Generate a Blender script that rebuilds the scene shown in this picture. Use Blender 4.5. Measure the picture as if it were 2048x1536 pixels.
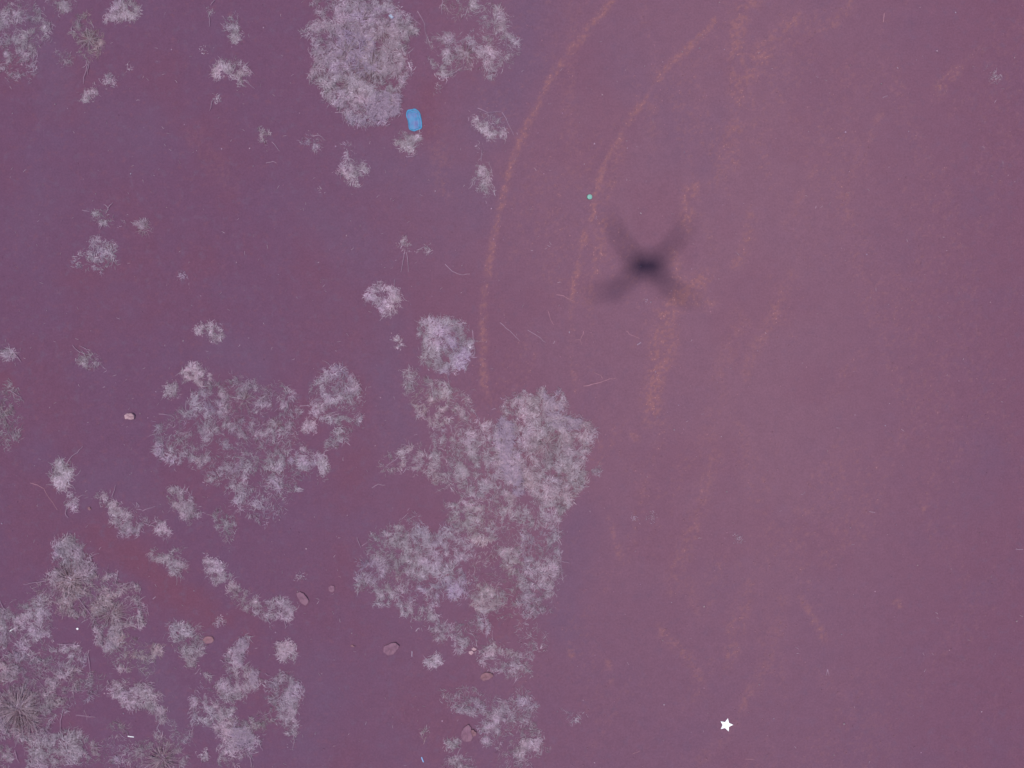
import bpy, bmesh, math
import numpy as np
from mathutils import Vector

# ------------------------------------------------------------------ camera, sky, sun
for o in list(bpy.data.objects):
    bpy.data.objects.remove(o, do_unlink=True)
scene = bpy.context.scene
COL = scene.collection
H = 8.0                       # camera height above the ground (m)
WID = 6.0                     # ground width seen by the frame (m)
S = WID / 2048.0              # metres per photo pixel on the ground
cam_d = bpy.data.cameras.new('camera')
cam_d.sensor_width = 36.0
cam_d.lens = 36.0 * H / WID
cam_d.clip_start = 0.01
cam_d.clip_end = 3000.0
cam = bpy.data.objects.new('camera', cam_d)
cam.location = (0, 0, H)
COL.objects.link(cam)
scene.camera = cam

DRONE_Z = H + 0.10
light_dir = Vector((268 * S, 235 * S, -DRONE_Z)).normalized()     # from the sun to the ground
sun_el = math.asin(-light_dir.z)
sun_az = math.atan2(-light_dir.x, -light_dir.y)
SUN_STRENGTH = 3.6
SKY_STRENGTH = 0.10
world = bpy.data.worlds.new('World')
scene.world = world
world.use_nodes = True
wn = world.node_tree.nodes
sky = wn.new('ShaderNodeTexSky')
sky.sky_type = 'NISHITA'
sky.sun_disc = False
sky.sun_elevation = sun_el
sky.sun_rotation = sun_az
world.node_tree.links.new(sky.outputs[0], wn['Background'].inputs[0])
wn['Background'].inputs[1].default_value = SKY_STRENGTH
sun_d = bpy.data.lights.new('sun', 'SUN')
sun_d.energy = SUN_STRENGTH
sun_d.angle = math.radians(1.05)
sun_d.color = (1.0, 0.97, 0.92)
sun = bpy.data.objects.new('sun', sun_d)
sun.rotation_euler = light_dir.to_track_quat('-Z', 'Y').to_euler()
sun.location = (-3, -3, 30)
COL.objects.link(sun)
scene.render.engine = 'CYCLES'
scene.cycles.pixel_filter_type = 'BLACKMAN_HARRIS'
scene.cycles.filter_width = 1.6
scene.view_settings.view_transform = 'Standard'
scene.view_settings.look = 'None'
scene.view_settings.gamma = 1.0
scene.view_settings.exposure = 0.0
scene.render.resolution_x = 1024
scene.render.resolution_y = 768

# ------------------------------------------------------------------ helpers
rng = np.random.default_rng(7)

def P(px, py):
    """photo pixel -> point on the ground plane"""
    return (px - 1024.0) * S, (768.0 - py) * S

def srgb(r, g, b):
    f = lambda c: c / 12.92 if c <= 0.04045 else ((c + 0.055) / 1.055) ** 2.4
    return (f(r / 255), f(g / 255), f(b / 255))

def vnoise(x, y, seed):
    xi = np.floor(x).astype(np.int64); yi = np.floor(y).astype(np.int64)
    fx = x - xi; fy = y - yi
    fx = fx * fx * (3 - 2 * fx); fy = fy * fy * (3 - 2 * fy)
    def h(a, b):
        n = (a * 374761393 + b * 668265263 + seed * 1442695041) & 0xffffffff
        n = ((n ^ (n >> 13)) * 1274126177) & 0xffffffff
        n = (n ^ (n >> 16)) & 0xffff
        return n / 65535.0
    return ((h(xi, yi) * (1 - fx) + h(xi + 1, yi) * fx) * (1 - fy)
            + (h(xi, yi + 1) * (1 - fx) + h(xi + 1, yi + 1) * fx) * fy)

def fbm(x, y, freq, octv=3, seed=0):
    x = np.asarray(x, float); y = np.asarray(y, float)
    t = 0.0; a = 1.0; s = 0.0
    for i in range(octv):
        t = t + a * vnoise(x * freq + 17.3 * i, y * freq - 9.1 * i, seed + i * 31)
        s += a; a *= 0.5; freq *= 2.03
    return t / s

def smooth(e0, e1, v):
    t = np.clip((v - e0) / (e1 - e0), 0, 1)
    return t * t * (3 - 2 * t)

def inside(poly, x, y):
    c = np.zeros(x.shape, bool)
    n = len(poly)
    for i in range(n):
        x1, y1 = poly[i]; x2, y2 = poly[(i + 1) % n]
        if y1 == y2:
            continue
        c ^= ((y1 > y) != (y2 > y)) & (x < (x2 - x1) * (y - y1) / (y2 - y1) + x1)
    return c

def pts(s):
    return [tuple(float(v) for v in q.split(',')) for q in s.split()]

def dist_line(px, py, line):
    d = np.full(px.shape, 1e9)
    for (x1, y1), (x2, y2) in zip(line[:-1], line[1:]):
        dx, dy = x2 - x1, y2 - y1
        t = np.clip(((px - x1) * dx + (py - y1) * dy) / (dx * dx + dy * dy + 1e-9), 0, 1)
        d = np.minimum(d, np.hypot(px - x1 - t * dx, py - y1 - t * dy))
    return d

# ------------------------------------------------------------------ soil: where it is loose and orange, pale, red
# scuffed lines of loose orange crumbs, in photo pixels: (points, half width, strength)
TRACKS = [
    ("1225,0 1200,30 1170,65 1145,95 1120,130 1100,165 1075,210 1052,255 1035,300 1018,345 1005,395 990,460 980,520 972,580 968,640 966,700 968,750 970,795", 8, 1.0),
    ("1430,40 1400,75 1340,130 1310,170 1275,215 1245,260 1220,310 1205,345 1190,395 1178,440 1163,500 1152,560 1147,600", 7, .9),
    ("1147,600 1145,650 1147,700 1150,780", 6, .4),
    ("1510,0 1485,30 1470,100 1475,200 1472,280 1470,320", 16, .55),
    ("1595,30 1560,65 1535,100 1510,130 1485,165", 14, .6),
    ("1695,0 1685,28 1665,45 1640,55", 12, .55),
    ("1395,370 1382,420 1372,470", 9, .6),
    ("1508,420 1500,455 1490,500 1470,530", 10, .55),
    ("1412,555 1380,575 1345,612 1325,640 1315,690 1310,740 1305,790 1308,840", 18, .85),
    ("1352,505 1356,560 1395,600 1420,610", 14, .5),
    ("1583,555 1553,610 1535,655 1510,700", 12, .4),
    ("1908,145 1885,165 1872,190", 12, .6),
    ("1965,95 1940,120 1905,150", 10, .25),
    ("1690,375 1695,405 1690,430", 12, .45),
    ("1425,915 1412,960 1395,1010 1385,1050 1370,1090 1355,1130 1345,1180", 16, .35),
    ("1322,1255 1335,1280 1360,1300 1385,1325 1398,1355", 12, .4),
    ("1470,1235 1462,1270 1458,1310", 12, .5),
    ("1262,870 1268,880", 8, .6),
    ("1215,1040 1225,1070 1235,1095 1240,1112", 7, .45),
    ("1140,1298 1142,1310", 7, .5),
    ("1600,1190 1620,1225 1645,1275", 8, .5),
    ("1795,1205 1802,1212", 7, .6),
    ("1500,1378 1482,1420", 10, .4),
    ("1215,1325 1222,1360", 7, .4),
    ("870,270 880,320 895,380", 22, .25),
    ("1145,5 1140,150 1145,350", 14, .22),
    ("1200,430 1195,520 1180,600", 16, .3),
    ("1848,1015 1852,1035", 6, .6),
    ("1478,20 1468,70 1480,130 1478,170", 16, .6), ("1570,50 1540,95 1515,140", 16, .6), ("1205,440 1200,500 1190,545", 15, .55),
    ("1375,380 1370,440", 10, .55), ("1330,640 1340,690 1318,740", 20, .6), ("1555,600 1548,640", 12, .5), ("1240,300 1225,360 1215,400", 12, .35),
    ("1320,140 1300,220 1310,280", 18, .25), ("1460,250 1440,330 1425,370", 12, .35), ("1640,330 1600,400 1570,450", 10, .3), ("1760,230 1720,300 1695,380", 9, .3),
    ("1475,180 1478,260 1465,330", 14, .5), ("1520,95 1495,150 1470,190", 13, .55), ("1505,425 1498,470 1480,520", 12, .5), ("1462,1235 1466,1300 1455,1330", 10, .5), ("1415,960 1395,1020 1390,1070", 12, .45), ("1310,760 1300,830", 14, .5), ("1530,640 1505,700 1490,760", 12, .35),
    ("1430,915 1400,1000 1385,1060 1360,1130", 18, .35), ("1480,640 1440,760 1420,880", 22, .25), ("1505,1160 1480,1260 1462,1320", 14, .35), ("1560,1200 1545,1300 1500,1390", 16, .25), ("1330,850 1290,960 1275,1040", 14, .25),
    ("1470,1440 1440,1490 1400,1520", 14, .2),
    ("1350,1130 1380,1180 1400,1230", 16, .2),
    ("390,270 430,330 460,370", 20, .18),
    ("1620,1330 1700,1400 1780,1500", 20, .12),
]
TRACKS = [(pts(a), w, k * (.85 if i == 0 else 1.35)) for i, (a, w, k) in enumerate(TRACKS)]
RED = [("205,1070 260,1110 330,1170 400,1215 480,1265", 48, .8),
       ("730,690 715,800 700,950 700,1100 690,1250", 42, .45),
       ("0,750 15,760", 30, .8), ("330,150 380,220 460,370", 60, .35),
       ("150,560 330,530 480,520", 45, .4), ("1010,1090 1010,1180 990,1260", 45, .5),
       ("860,160 850,260", 30, .5), ("560,470 640,560", 50, .3), ("250,420 330,500", 55, .35)]
RED = [(pts(a), w, k) for a, w, k in RED]
BLUE = [("1060,10 1045,120 1000,200 960,260", 50, .8), ("720,330 860,340 960,420", 48, .6), ("780,650 760,760 800,880", 40, .6),
        ("1150,1040 1145,1150 1130,1260", 45, .6), ("60,30 130,150 110,200", 32, .5), ("300,1330 345,1400 350,1440", 32, .7), ("640,430 720,500", 45, .5),
        ("200,230 260,280 300,250", 50, .4), ("620,1330 640,1420 620,1500", 40, .5), ("430,700 520,730", 40, .6), ("1240,120 1340,200 1350,300", 50, .35),
        ("50,440 90,400", 50, .4), ("150,960 240,950 300,1010", 35, .5), ("1440,240 1420,340", 40, .3), ("1960,900 1940,980", 60, .3)]
BLUE = [(pts(a), w, k) for a, w, k in BLUE]

def blue_mask(x, y):
    px = x / S + 1024.0; py = 768.0 - y / S
    wx = px + 40 * (fbm(x, y, 4, 3, 61) - .5); wy = py + 40 * (fbm(x, y, 4, 3, 62) - .5)
    out = np.zeros(px.shape)
    for line, w, k in BLUE:
        m = (abs(px - 1024) < 1300) & (abs(py - 768) < 1000)
        out[m] = np.maximum(out[m], .72 * k * np.exp(-(dist_line(wx[m], wy[m], line) / w) ** 2))
    return out

def soil_masks(x, y):
    px = x / S + 1024.0; py = 768.0 - y / S
    wx = px + 10 * (fbm(x, y, 9, 2, 3) - .5); wy = py + 10 * (fbm(x, y, 9, 2, 4) - .5)
    orange = np.zeros(px.shape); red = np.zeros(px.shape)
    rut = np.zeros(px.shape)
    for ti, (line, w, k) in enumerate(TRACKS):
        xs = [q[0] for q in line]; ys = [q[1] for q in line]
        m = (px > min(xs) - 3 * w) & (px < max(xs) + 3 * w) & (py > min(ys) - 3 * w) & (py < max(ys) + 3 * w)
        if m.any():
            orange[m] = np.maximum(orange[m], k * np.exp(-(dist_line(wx[m], wy[m], line) / w) ** 2))
            if ti < 2:
                rut[m] = np.maximum(rut[m], np.exp(-(dist_line(wx[m], wy[m], line) / (w * .8)) ** 2))
    for line, w, k in RED:
        xs = [q[0] for q in line]; ys = [q[1] for q in line]
        m = (px > min(xs) - 3 * w) & (px < max(xs) + 3 * w) & (py > min(ys) - 3 * w) & (py < max(ys) + 3 * w)
        if m.any():
            red[m] = np.maximum(red[m], k * np.exp(-(dist_line(wx[m], wy[m], line) / w) ** 2))
    grain = fbm(x, y, 55, 3, 11)
    spk = fbm(x, y, 75, 2, 13)
    orange = .16 * rut + orange * (.20 + .80 * smooth(.46, .60, spk)) * smooth(.29, .52, .4 * grain + .6 * fbm(x, y, 16, 2, 12)) * 1.2
    # faint crumbs all over the bare, trodden side of the ground
    path_hotspot = smooth(380, 1480, wx + 160 * (fbm(x, y, .9, 2, 21) - .5)) * (1 - .55 * smooth(1500, 2200, wx)) * (1 - .42 * smooth(850, 1600, wy)) * (1 - .18 * smooth(350, -100, wy))  # trodden soil; hot-spot brightness painted in, darkening towards right, bottom and top edges
    streak = fbm(x * 2.6 + y * .8, y * .55, 2.2, 3, 31)
    streak2 = fbm(x * 2.2 - y * 1.5, (x + y) * .35, 2.4, 3, 33)
    orange = np.maximum(np.clip(orange, 0, 1) * .8, path_hotspot * smooth(.50, .70, np.maximum(streak, streak2 * 1.02)) * (.06 + .34 * smooth(.54, .68, spk)) * smooth(.42, .58, grain))
    red = np.maximum(red * smooth(.2, .6, fbm(x, y, 6, 3, 41)), .30 * smooth(.52, .72, fbm(x, y, 2.2, 4, 42)) * (1 - .5 * path_hotspot))
    red = np.maximum(red, .40 * smooth(1550, 2150, wx))  # right side reddened as part of the painted brightness falloff
    return orange, path_hotspot, red, grain

def hz(x, y, orange=None, grain=None):
    x = np.asarray(x, float); y = np.asarray(y, float)
    return (.010 * (fbm(x, y, 1.1, 2, 51) - .5) + .006 * (fbm(x, y, 6.0, 3, 52) - .5)
            + .0022 * (fbm(x, y, 40, 2, 53) - .5))

def hz1(x, y):
    return float(hz(np.array([x]), np.array([y]))[0])

# ------------------------------------------------------------------ materials
def new_mat(name):
    m = bpy.data.materials.new(name); m.use_nodes = True
    nt = m.node_tree
    for n in list(nt.nodes):
        nt.nodes.remove(n)
    out = nt.nodes.new('ShaderNodeOutputMaterial')
    return m, nt, out

def N(nt, kind, **kw):
    n = nt.nodes.new(kind)
    for k, v in kw.items():
        setattr(n, k, v)
    return n

def mixc(nt, fac, a, b, blend='MIX'):
    n = N(nt, 'ShaderNodeMix', data_type='RGBA', blend_type=blend)
    for sock, v in ((n.inputs[0], fac), (n.inputs[6], a), (n.inputs[7], b)):
        if hasattr(v, 'links') or isinstance(v, bpy.types.NodeSocket):
            nt.links.new(v, sock)
        elif isinstance(v, (int, float)):
            sock.default_value = v
        else:
            sock.default_value = (*v, 1)
    return n.outputs[2]

def noise(nt, scale, detail=3, rough=.55, vec=None):
    n = N(nt, 'ShaderNodeTexNoise')
    n.inputs['Scale'].default_value = scale
    n.inputs['Detail'].default_value = detail
    n.inputs['Roughness'].default_value = rough
    if vec is not None:
        nt.links.new(vec, n.inputs['Vector'])
    return n.outputs[0]

def ramp(nt, sock, lo, hi):
    n = N(nt, 'ShaderNodeMapRange')
    n.inputs[1].default_value = lo; n.inputs[2].default_value = hi
    nt.links.new(sock, n.inputs[0])
    return n.outputs[0]

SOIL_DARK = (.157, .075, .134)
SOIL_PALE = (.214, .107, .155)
SOIL_RED = (.178, .070, .112)
SOIL_ORANGE = (.278, .130, .150)
SOIL_BLUE = (.150, .088, .158)

def soil_material():
    m, nt, out = new_mat('soil')
    tc = N(nt, 'ShaderNodeTexCoord').outputs['Object']
    at = N(nt, 'ShaderNodeAttribute', attribute_name='soil')
    sep = N(nt, 'ShaderNodeSeparateColor'); nt.links.new(at.outputs[0], sep.inputs[0])
    orange, path_hotspot, red = sep.outputs[0], sep.outputs[1], sep.outputs[2]
    c = mixc(nt, path_hotspot, SOIL_DARK, SOIL_PALE)
    c = mixc(nt, red, c, SOIL_RED)
    b = N(nt, 'ShaderNodeMath', operation='MULTIPLY'); b.inputs[1].default_value = .38
    nt.links.new(ramp(nt, noise(nt, 3.1, 5, .6, tc), .5, .72), b.inputs[0])
    b2 = N(nt, 'ShaderNodeMath', operation='MULTIPLY_ADD'); b2.inputs[1].default_value = -.7; b2.inputs[2].default_value = 1.0
    nt.links.new(path_hotspot, b2.inputs[0])
    b3 = N(nt, 'ShaderNodeMath', operation='MULTIPLY'); nt.links.new(b.outputs[0], b3.inputs[0]); nt.links.new(b2.outputs[0], b3.inputs[1])
    c = mixc(nt, b3.outputs[0], c, SOIL_BLUE)
    c = mixc(nt, at.outputs['Alpha'], c, (.158, .093, .158))
    c = mixc(nt, orange, c, SOIL_ORANGE)
    # small bluish and pinkish mottles
    m1 = N(nt, 'ShaderNodeMath', operation='MULTIPLY'); m1.inputs[1].default_value = .55
    nt.links.new(ramp(nt, noise(nt, 19, 4, .6, tc), .54, .70), m1.inputs[0])
    m1b = N(nt, 'ShaderNodeMath', operation='MULTIPLY'); nt.links.new(m1.outputs[0], m1b.inputs[0]); nt.links.new(b2.outputs[0], m1b.inputs[1])
    c = mixc(nt, m1b.outputs[0], c, (.163, .098, .160))
    m2 = N(nt, 'ShaderNodeMath', operation='MULTIPLY'); m2.inputs[1].default_value = .45
    nt.links.new(ramp(nt, noise(nt, 27, 4, .6, tc), .55, .72), m2.inputs[0])
    m2b = N(nt, 'ShaderNodeMath', operation='MULTIPLY'); nt.links.new(m2.outputs[0], m2b.inputs[0]); nt.links.new(b2.outputs[0], m2b.inputs[1])
    c = mixc(nt, m2b.outputs[0], c, (.205, .088, .130))
    # fine value grain
    g = ramp(nt, noise(nt, 95, 4, .65, tc), .3, .7)
    gm = N(nt, 'ShaderNodeMapRange'); gm.inputs[3].default_value = .90; gm.inputs[4].default_value = 1.10
    nt.links.new(g, gm.inputs[0])
    g2 = N(nt, 'ShaderNodeMapRange'); g2.inputs[1].default_value = .3; g2.inputs[2].default_value = .7
    g2.inputs[3].default_value = .965; g2.inputs[4].default_value = 1.035
    nt.links.new(noise(nt, 14, 4, .6, tc), g2.inputs[0])
    mm = N(nt, 'ShaderNodeMath', operation='MULTIPLY')
    nt.links.new(gm.outputs[0], mm.inputs[0]); nt.links.new(g2.outputs[0], mm.inputs[1])
    vs = N(nt, 'ShaderNodeVectorMath', operation='SCALE')
    nt.links.new(c, vs.inputs[0]); nt.links.new(mm.outputs[0], vs.inputs[3])
    d = N(nt, 'ShaderNodeBsdfDiffuse'); d.inputs['Roughness'].default_value = 1.0
    nt.links.new(vs.outputs[0], d.inputs['Color'])
    bp = N(nt, 'ShaderNodeBump'); bp.inputs['Strength'].default_value = .5; bp.inputs['Distance'].default_value = .006
    nt.links.new(noise(nt, 160, 5, .7, tc), bp.inputs['Height'])
    nt.links.new(bp.outputs[0], d.inputs['Normal'])
    nt.links.new(d.outputs[0], out.inputs[0])
    return m

def attr_material(name, rough=.9, trans=0.0):
    m, nt, out = new_mat(name)
    at = N(nt, 'ShaderNodeAttribute', attribute_name='tint')
    d = N(nt, 'ShaderNodeBsdfDiffuse'); d.inputs['Roughness'].default_value = rough
    nt.links.new(at.outputs[0], d.inputs['Color'])
    if trans > 0:
        t = N(nt, 'ShaderNodeBsdfTranslucent'); nt.links.new(at.outputs[0], t.inputs['Color'])
        mx = N(nt, 'ShaderNodeMixShader'); mx.inputs[0].default_value = trans
        nt.links.new(d.outputs[0], mx.inputs[1]); nt.links.new(t.outputs[0], mx.inputs[2])
        nt.links.new(mx.outputs[0], out.inputs[0])
    else:
        nt.links.new(d.outputs[0], out.inputs[0])
    return m

def plain_material(name, col, rough=.6, vary=.12, scale=60, spec=.5, metal=0.0, dust=None, dust_lo=.45, dust_hi=.7, dust_scale=20, bump=0.0):
    m, nt, out = new_mat(name)
    tc = N(nt, 'ShaderNodeTexCoord').outputs['Object']
    dark = tuple(v * (1 - vary) for v in col); lite = tuple(min(1, v * (1 + vary)) for v in col)
    c = mixc(nt, ramp(nt, noise(nt, scale, 4, .6, tc), .3, .7), dark, lite)
    if dust is not None:
        c = mixc(nt, ramp(nt, noise(nt, dust_scale, 4, .6, tc), dust_lo, dust_hi), c, dust)
    b = N(nt, 'ShaderNodeBsdfPrincipled')
    nt.links.new(c, b.inputs['Base Color'])
    b.inputs['Roughness'].default_value = rough
    b.inputs['Specular IOR Level'].default_value = spec
    b.inputs['Metallic'].default_value = metal
    if bump > 0:
        bp = N(nt, 'ShaderNodeBump'); bp.inputs['Strength'].default_value = .6; bp.inputs['Distance'].default_value = bump
        nt.links.new(noise(nt, scale * 2, 4, .6, tc), bp.inputs['Height'])
        nt.links.new(bp.outputs[0], b.inputs['Normal'])
    nt.links.new(b.outputs[0], out.inputs[0])
    return m

M_SOIL = soil_material()
M_GRASS = attr_material('dry grass', .9, .25)
M_CRUMB = attr_material('soil crumbs', 1.0)
M_STEM = plain_material('dry stem', srgb(150, 124, 144), .8, .2, 40, .2)
M_TWIG = plain_material('pale twig', srgb(152, 110, 126), .8, .2, 40, .2)
M_ROCK = plain_material('soil coloured stone', (.196, .100, .150), .95, .22, 45, .15, dust=(.212, .112, .156), dust_scale=18, bump=.004)
M_ROCK_O = plain_material('orange stone', (.222, .112, .140), .95, .22, 45, .15, dust=(.200, .104, .145), dust_scale=16, bump=.004)
M_PEBBLE = plain_material('pale pink pebble', (.40, .24, .29), .55, .25, 60, .5, dust=(.24, .12, .14), dust_scale=22, bump=.002)
M_PEBBLE_G = plain_material('pale grey pebble', (.32, .25, .34), .8, .2, 80, .3)
M_SHINY = plain_material('bright white splinter', (.88, .87, .9), .25, .04, 80, .6)
M_WHITE = plain_material('white star', (.93, .92, .95), .45, .02, 120, .4)
M_BLUE = plain_material('blue plastic', (.050, .225, .42), .55, .3, 40, .5)
M_BLUE_D = plain_material('dusty blue plastic', (.058, .19, .385), .6, .12, 40, .4, dust=(.115, .125, .30), dust_lo=.42, dust_hi=.66, dust_scale=24)
M_BLUE_L = plain_material('pale blue plastic', (.25, .42, .72), .4, .08, 60, .5)
M_BLUE_P = plain_material('pale blue scrap', (.50, .55, .70), .4, .08, 60, .5)
M_MINT = plain_material('mint plastic', (.16, .35, .31), .5, .08, 80, .5, dust=(.28, .27, .32), dust_lo=.5, dust_hi=.7, dust_scale=60)
M_GREEN = plain_material('green plastic', (.055, .24, .17), .5, .1, 80, .5)
M_GREY = plain_material('drone grey', (.10, .10, .11), .5, .08, 60, .5)
M_DARK = plain_material('drone dark', (.025, .025, .028), .4, .1, 60, .5)

# ------------------------------------------------------------------ object helpers
def finish(name, verts, faces, mat, parent=None, loc=(0, 0, 0), smooth_sh=False):
    me = bpy.data.meshes.new(name)
    me.from_pydata([tuple(v) for v in verts], [], [tuple(f) for f in faces])
    me.validate(); me.update()
    if mat: me.materials.append(mat)
    if smooth_sh:
        me.polygons.foreach_set('use_smooth', [True] * len(me.polygons))
    o = bpy.data.objects.new(name, me)
    COL.objects.link(o)
    o.location = loc
    if parent: o.parent = parent
    return o

def tag(o, label, cat, group=None):
    o['label'] = label; o['category'] = cat
    if group: o['group'] = group
    return o

def empty(name, loc):
    o = bpy.data.objects.new(name, None); COL.objects.link(o); o.location = loc
    o.empty_display_size = .05
    return o

def mesh_arrays(name, V, quads, tint, mat):
    """V (n,3), quads (m,4) int, tint (n,3): one mesh with a colour attribute"""
    me = bpy.data.meshes.new(name)
    me.vertices.add(len(V)); me.vertices.foreach_set('co', V.astype(np.float32).ravel())
    m = len(quads)
    me.loops.add(m * 4); me.loops.foreach_set('vertex_index', quads.astype(np.int32).ravel())
    me.polygons.add(m)
    me.polygons.foreach_set('loop_start', np.arange(0, m * 4, 4, dtype=np.int32))
    me.polygons.foreach_set('loop_total', np.full(m, 4, dtype=np.int32))
    me.update(calc_edges=True)
    at = me.attributes.new('tint', 'FLOAT_COLOR', 'POINT')
    c = np.ones((len(V), 4), np.float32); c[:, :3] = tint
    at.data.foreach_set('color', c.ravel())
    me.materials.append(mat)
    return me

def tube(line, r0, r1, sides=4):
    """tapered tube along 3-D points -> verts, faces"""
    L = [Vector(q) for q in line]; V = []; F = []
    for i, p in enumerate(L):
        a = L[max(i - 1, 0)]; b = L[min(i + 1, len(L) - 1)]
        d = (b - a).normalized()
        u = d.cross(Vector((0, 0, 1)))
        if u.length < 1e-4: u = Vector((1, 0, 0))
        u.normalize(); w = u.cross(d)
        r = r0 + (r1 - r0) * i / max(1, len(L) - 1)
        for k in range(sides):
            t = 2 * math.pi * (k + .5) / sides
            V.append(p + u * (r * math.cos(t)) + w * (r * math.sin(t)))
    for i in range(len(L) - 1):
        for k in range(sides):
            a = i * sides + k; b = i * sides + (k + 1) % sides
            F.append((a, b, b + sides, a + sides))
    F.append(tuple(range(sides))[::-1]); F.append(tuple(range((len(L) - 1) * sides, len(L) * sides)))
    return V, F

def refine(line, n=3, wob=1.2):
    """px polyline -> finer px polyline with a little wobble"""
    out = []
    for (x1, y1), (x2, y2) in zip(line[:-1], line[1:]):
        for k in range(n):
            t = k / n
            out.append((x1 + (x2 - x1) * t + rng.normal(0, wob) * (k > 0), y1 + (y2 - y1) * t + rng.normal(0, wob) * (k > 0)))
    out.append(line[-1])
    return out

# ------------------------------------------------------------------ the ground
def axis(a, step):
    core = np.arange(-a, a + step / 2, step)
    out = [core[-1]]; d = step
    while out[-1] < 600:
        d *= 1.35; out.append(out[-1] + d)
    out = np.array(out[1:])
    return np.concatenate([-out[::-1], core, out])

gx = axis(3.42, .0088); gy = axis(2.66, .0088)
X, Y = np.meshgrid(gx, gy)
xf, yf = X.ravel(), Y.ravel()
org, path_hotspot, red, grain = soil_masks(xf, yf)
near = smooth(60, 6, np.maximum(abs(xf), abs(yf)))
zf = hz(xf, yf) + .0035 * org * (grain - .2)
zf = np.where(np.maximum(abs(xf), abs(yf)) < 60, zf, 0) * near
V = np.stack([xf, yf, zf], 1)
nx, ny = len(gx), len(gy)
ii = (np.arange(ny - 1)[:, None] * nx + np.arange(nx - 1)[None, :]).ravel()
quads = np.stack([ii, ii + 1, ii + nx + 1, ii + nx], 1)
me = mesh_arrays('ground', V, quads, np.stack([org, path_hotspot, red], 1), M_SOIL)
c4 = np.stack([org, path_hotspot, red, blue_mask(xf, yf)], 1).astype(np.float32)
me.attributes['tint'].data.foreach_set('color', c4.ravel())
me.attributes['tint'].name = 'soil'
me.polygons.foreach_set('use_smooth', np.ones(len(me.polygons), bool))
ground = bpy.data.objects.new('ground', me); COL.objects.link(ground)
ground['kind'] = 'structure'
ground['label'] = 'bare mauve red soil with scuffed lines of orange crumbs'

# ------------------------------------------------------------------ loose soil crumbs (stuff)
OCT = np.array([[1, 0, 0], [0, 1, 0], [-1, 0, 0], [0, -1, 0], [0, 0, .8], [0, 0, -.6]])
OCT_F = np.array([[0, 1, 4, 4], [1, 2, 4, 4], [2, 3, 4, 4], [3, 0, 4, 4]])

def lumps(name, x, y, r, tint, mat):
    n = len(x)
    V = np.repeat(OCT[None], n, 0) * r[:, None, None] * rng.uniform(.65, 1.35, (n, 6, 3))
    a = rng.uniform(0, 2 * np.pi, n); ca, sa = np.cos(a)[:, None], np.sin(a)[:, None]
    vx = V[:, :, 0] * ca - V[:, :, 1] * sa; vy = V[:, :, 0] * sa + V[:, :, 1] * ca
    V = np.stack([vx + x[:, None], vy + y[:, None], V[:, :, 2] + (hz(x, y) + .35 * r)[:, None]], 2)
    me = bpy.data.meshes.new(name)
    tri = np.array([[0, 1, 4], [1, 2, 4], [2, 3, 4], [3, 0, 4], [1, 0, 5], [2, 1, 5], [3, 2, 5], [0, 3, 5]])
    F = (tri[None] + 6 * np.arange(n)[:, None, None]).reshape(-1, 3)
    me.vertices.add(n * 6); me.vertices.foreach_set('co', V.reshape(-1, 3).astype(np.float32).ravel())
    m = len(F)
    me.loops.add(m * 3); me.loops.foreach_set('vertex_index', F.astype(np.int32).ravel())
    me.polygons.add(m)
    me.polygons.foreach_set('loop_start', np.arange(0, m * 3, 3, dtype=np.int32))
    me.polygons.foreach_set('loop_total', np.full(m, 3, dtype=np.int32))
    me.update(calc_edges=True)
    at = me.attributes.new('tint', 'FLOAT_COLOR', 'POINT')
    c = np.ones((n * 6, 4), np.float32); c[:, :3] = np.repeat(tint, 6, 0)
    at.data.foreach_set('color', c.ravel())
    me.materials.append(mat)
    o = bpy.data.objects.new(name, me); COL.objects.link(o)
    return o

cx = rng.uniform(-3.2, 3.2, 420000); cy = rng.uniform(-2.4, 2.4, 420000)
co, cp, cr, cg = soil_masks(cx, cy)
k = rng.uniform(0, 1, cx.size) < co * .32 + .0015 + .002 * cp
cx, cy, co, cp = cx[k], cy[k], co[k], cp[k]
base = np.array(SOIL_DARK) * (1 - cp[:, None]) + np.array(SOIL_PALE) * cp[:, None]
t = np.clip(co * 1.4, 0, 1)[:, None]
tint = (base * (1 - t) + np.array([.29, .142, .162]) * t) * rng.uniform(.9, 1.3, (cx.size, 1))
o = lumps('soil_crumbs', cx, cy, rng.uniform(.0016, .0050, cx.size), tint, M_CRUMB)
o['kind'] = 'stuff'; tag(o, 'loose orange and mauve soil crumbs along the scuffed lines', 'soil crumbs')

gx_ = rng.uniform(-3.0, 3.0, 520); gy_ = rng.uniform(-2.25, 2.25, 520)
tint = np.array([.29, .19, .26]) * rng.uniform(.7, 1.3, (520, 1)) * rng.uniform(.92, 1.08, (520, 3))
o = lumps('small_pebbles', gx_, gy_, .0022 + .0045 * rng.uniform(0, 1, 520) ** 4, tint, M_CRUMB)
o['kind'] = 'stuff'; tag(o, 'tiny pale pebbles and grit strewn over the soil', 'grit')

# ------------------------------------------------------------------ dry grass
C_PALE = np.array([.445, .332, .418]); C_LILAC = np.array([.350, .265, .425]); C_TAN = np.array([.440, .310, .330])
C_BROWN = np.array([.130, .075, .090]); C_WHITE = np.array([.56, .47, .56]); C_YEL = np.array([.300, .235, .195])

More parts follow.
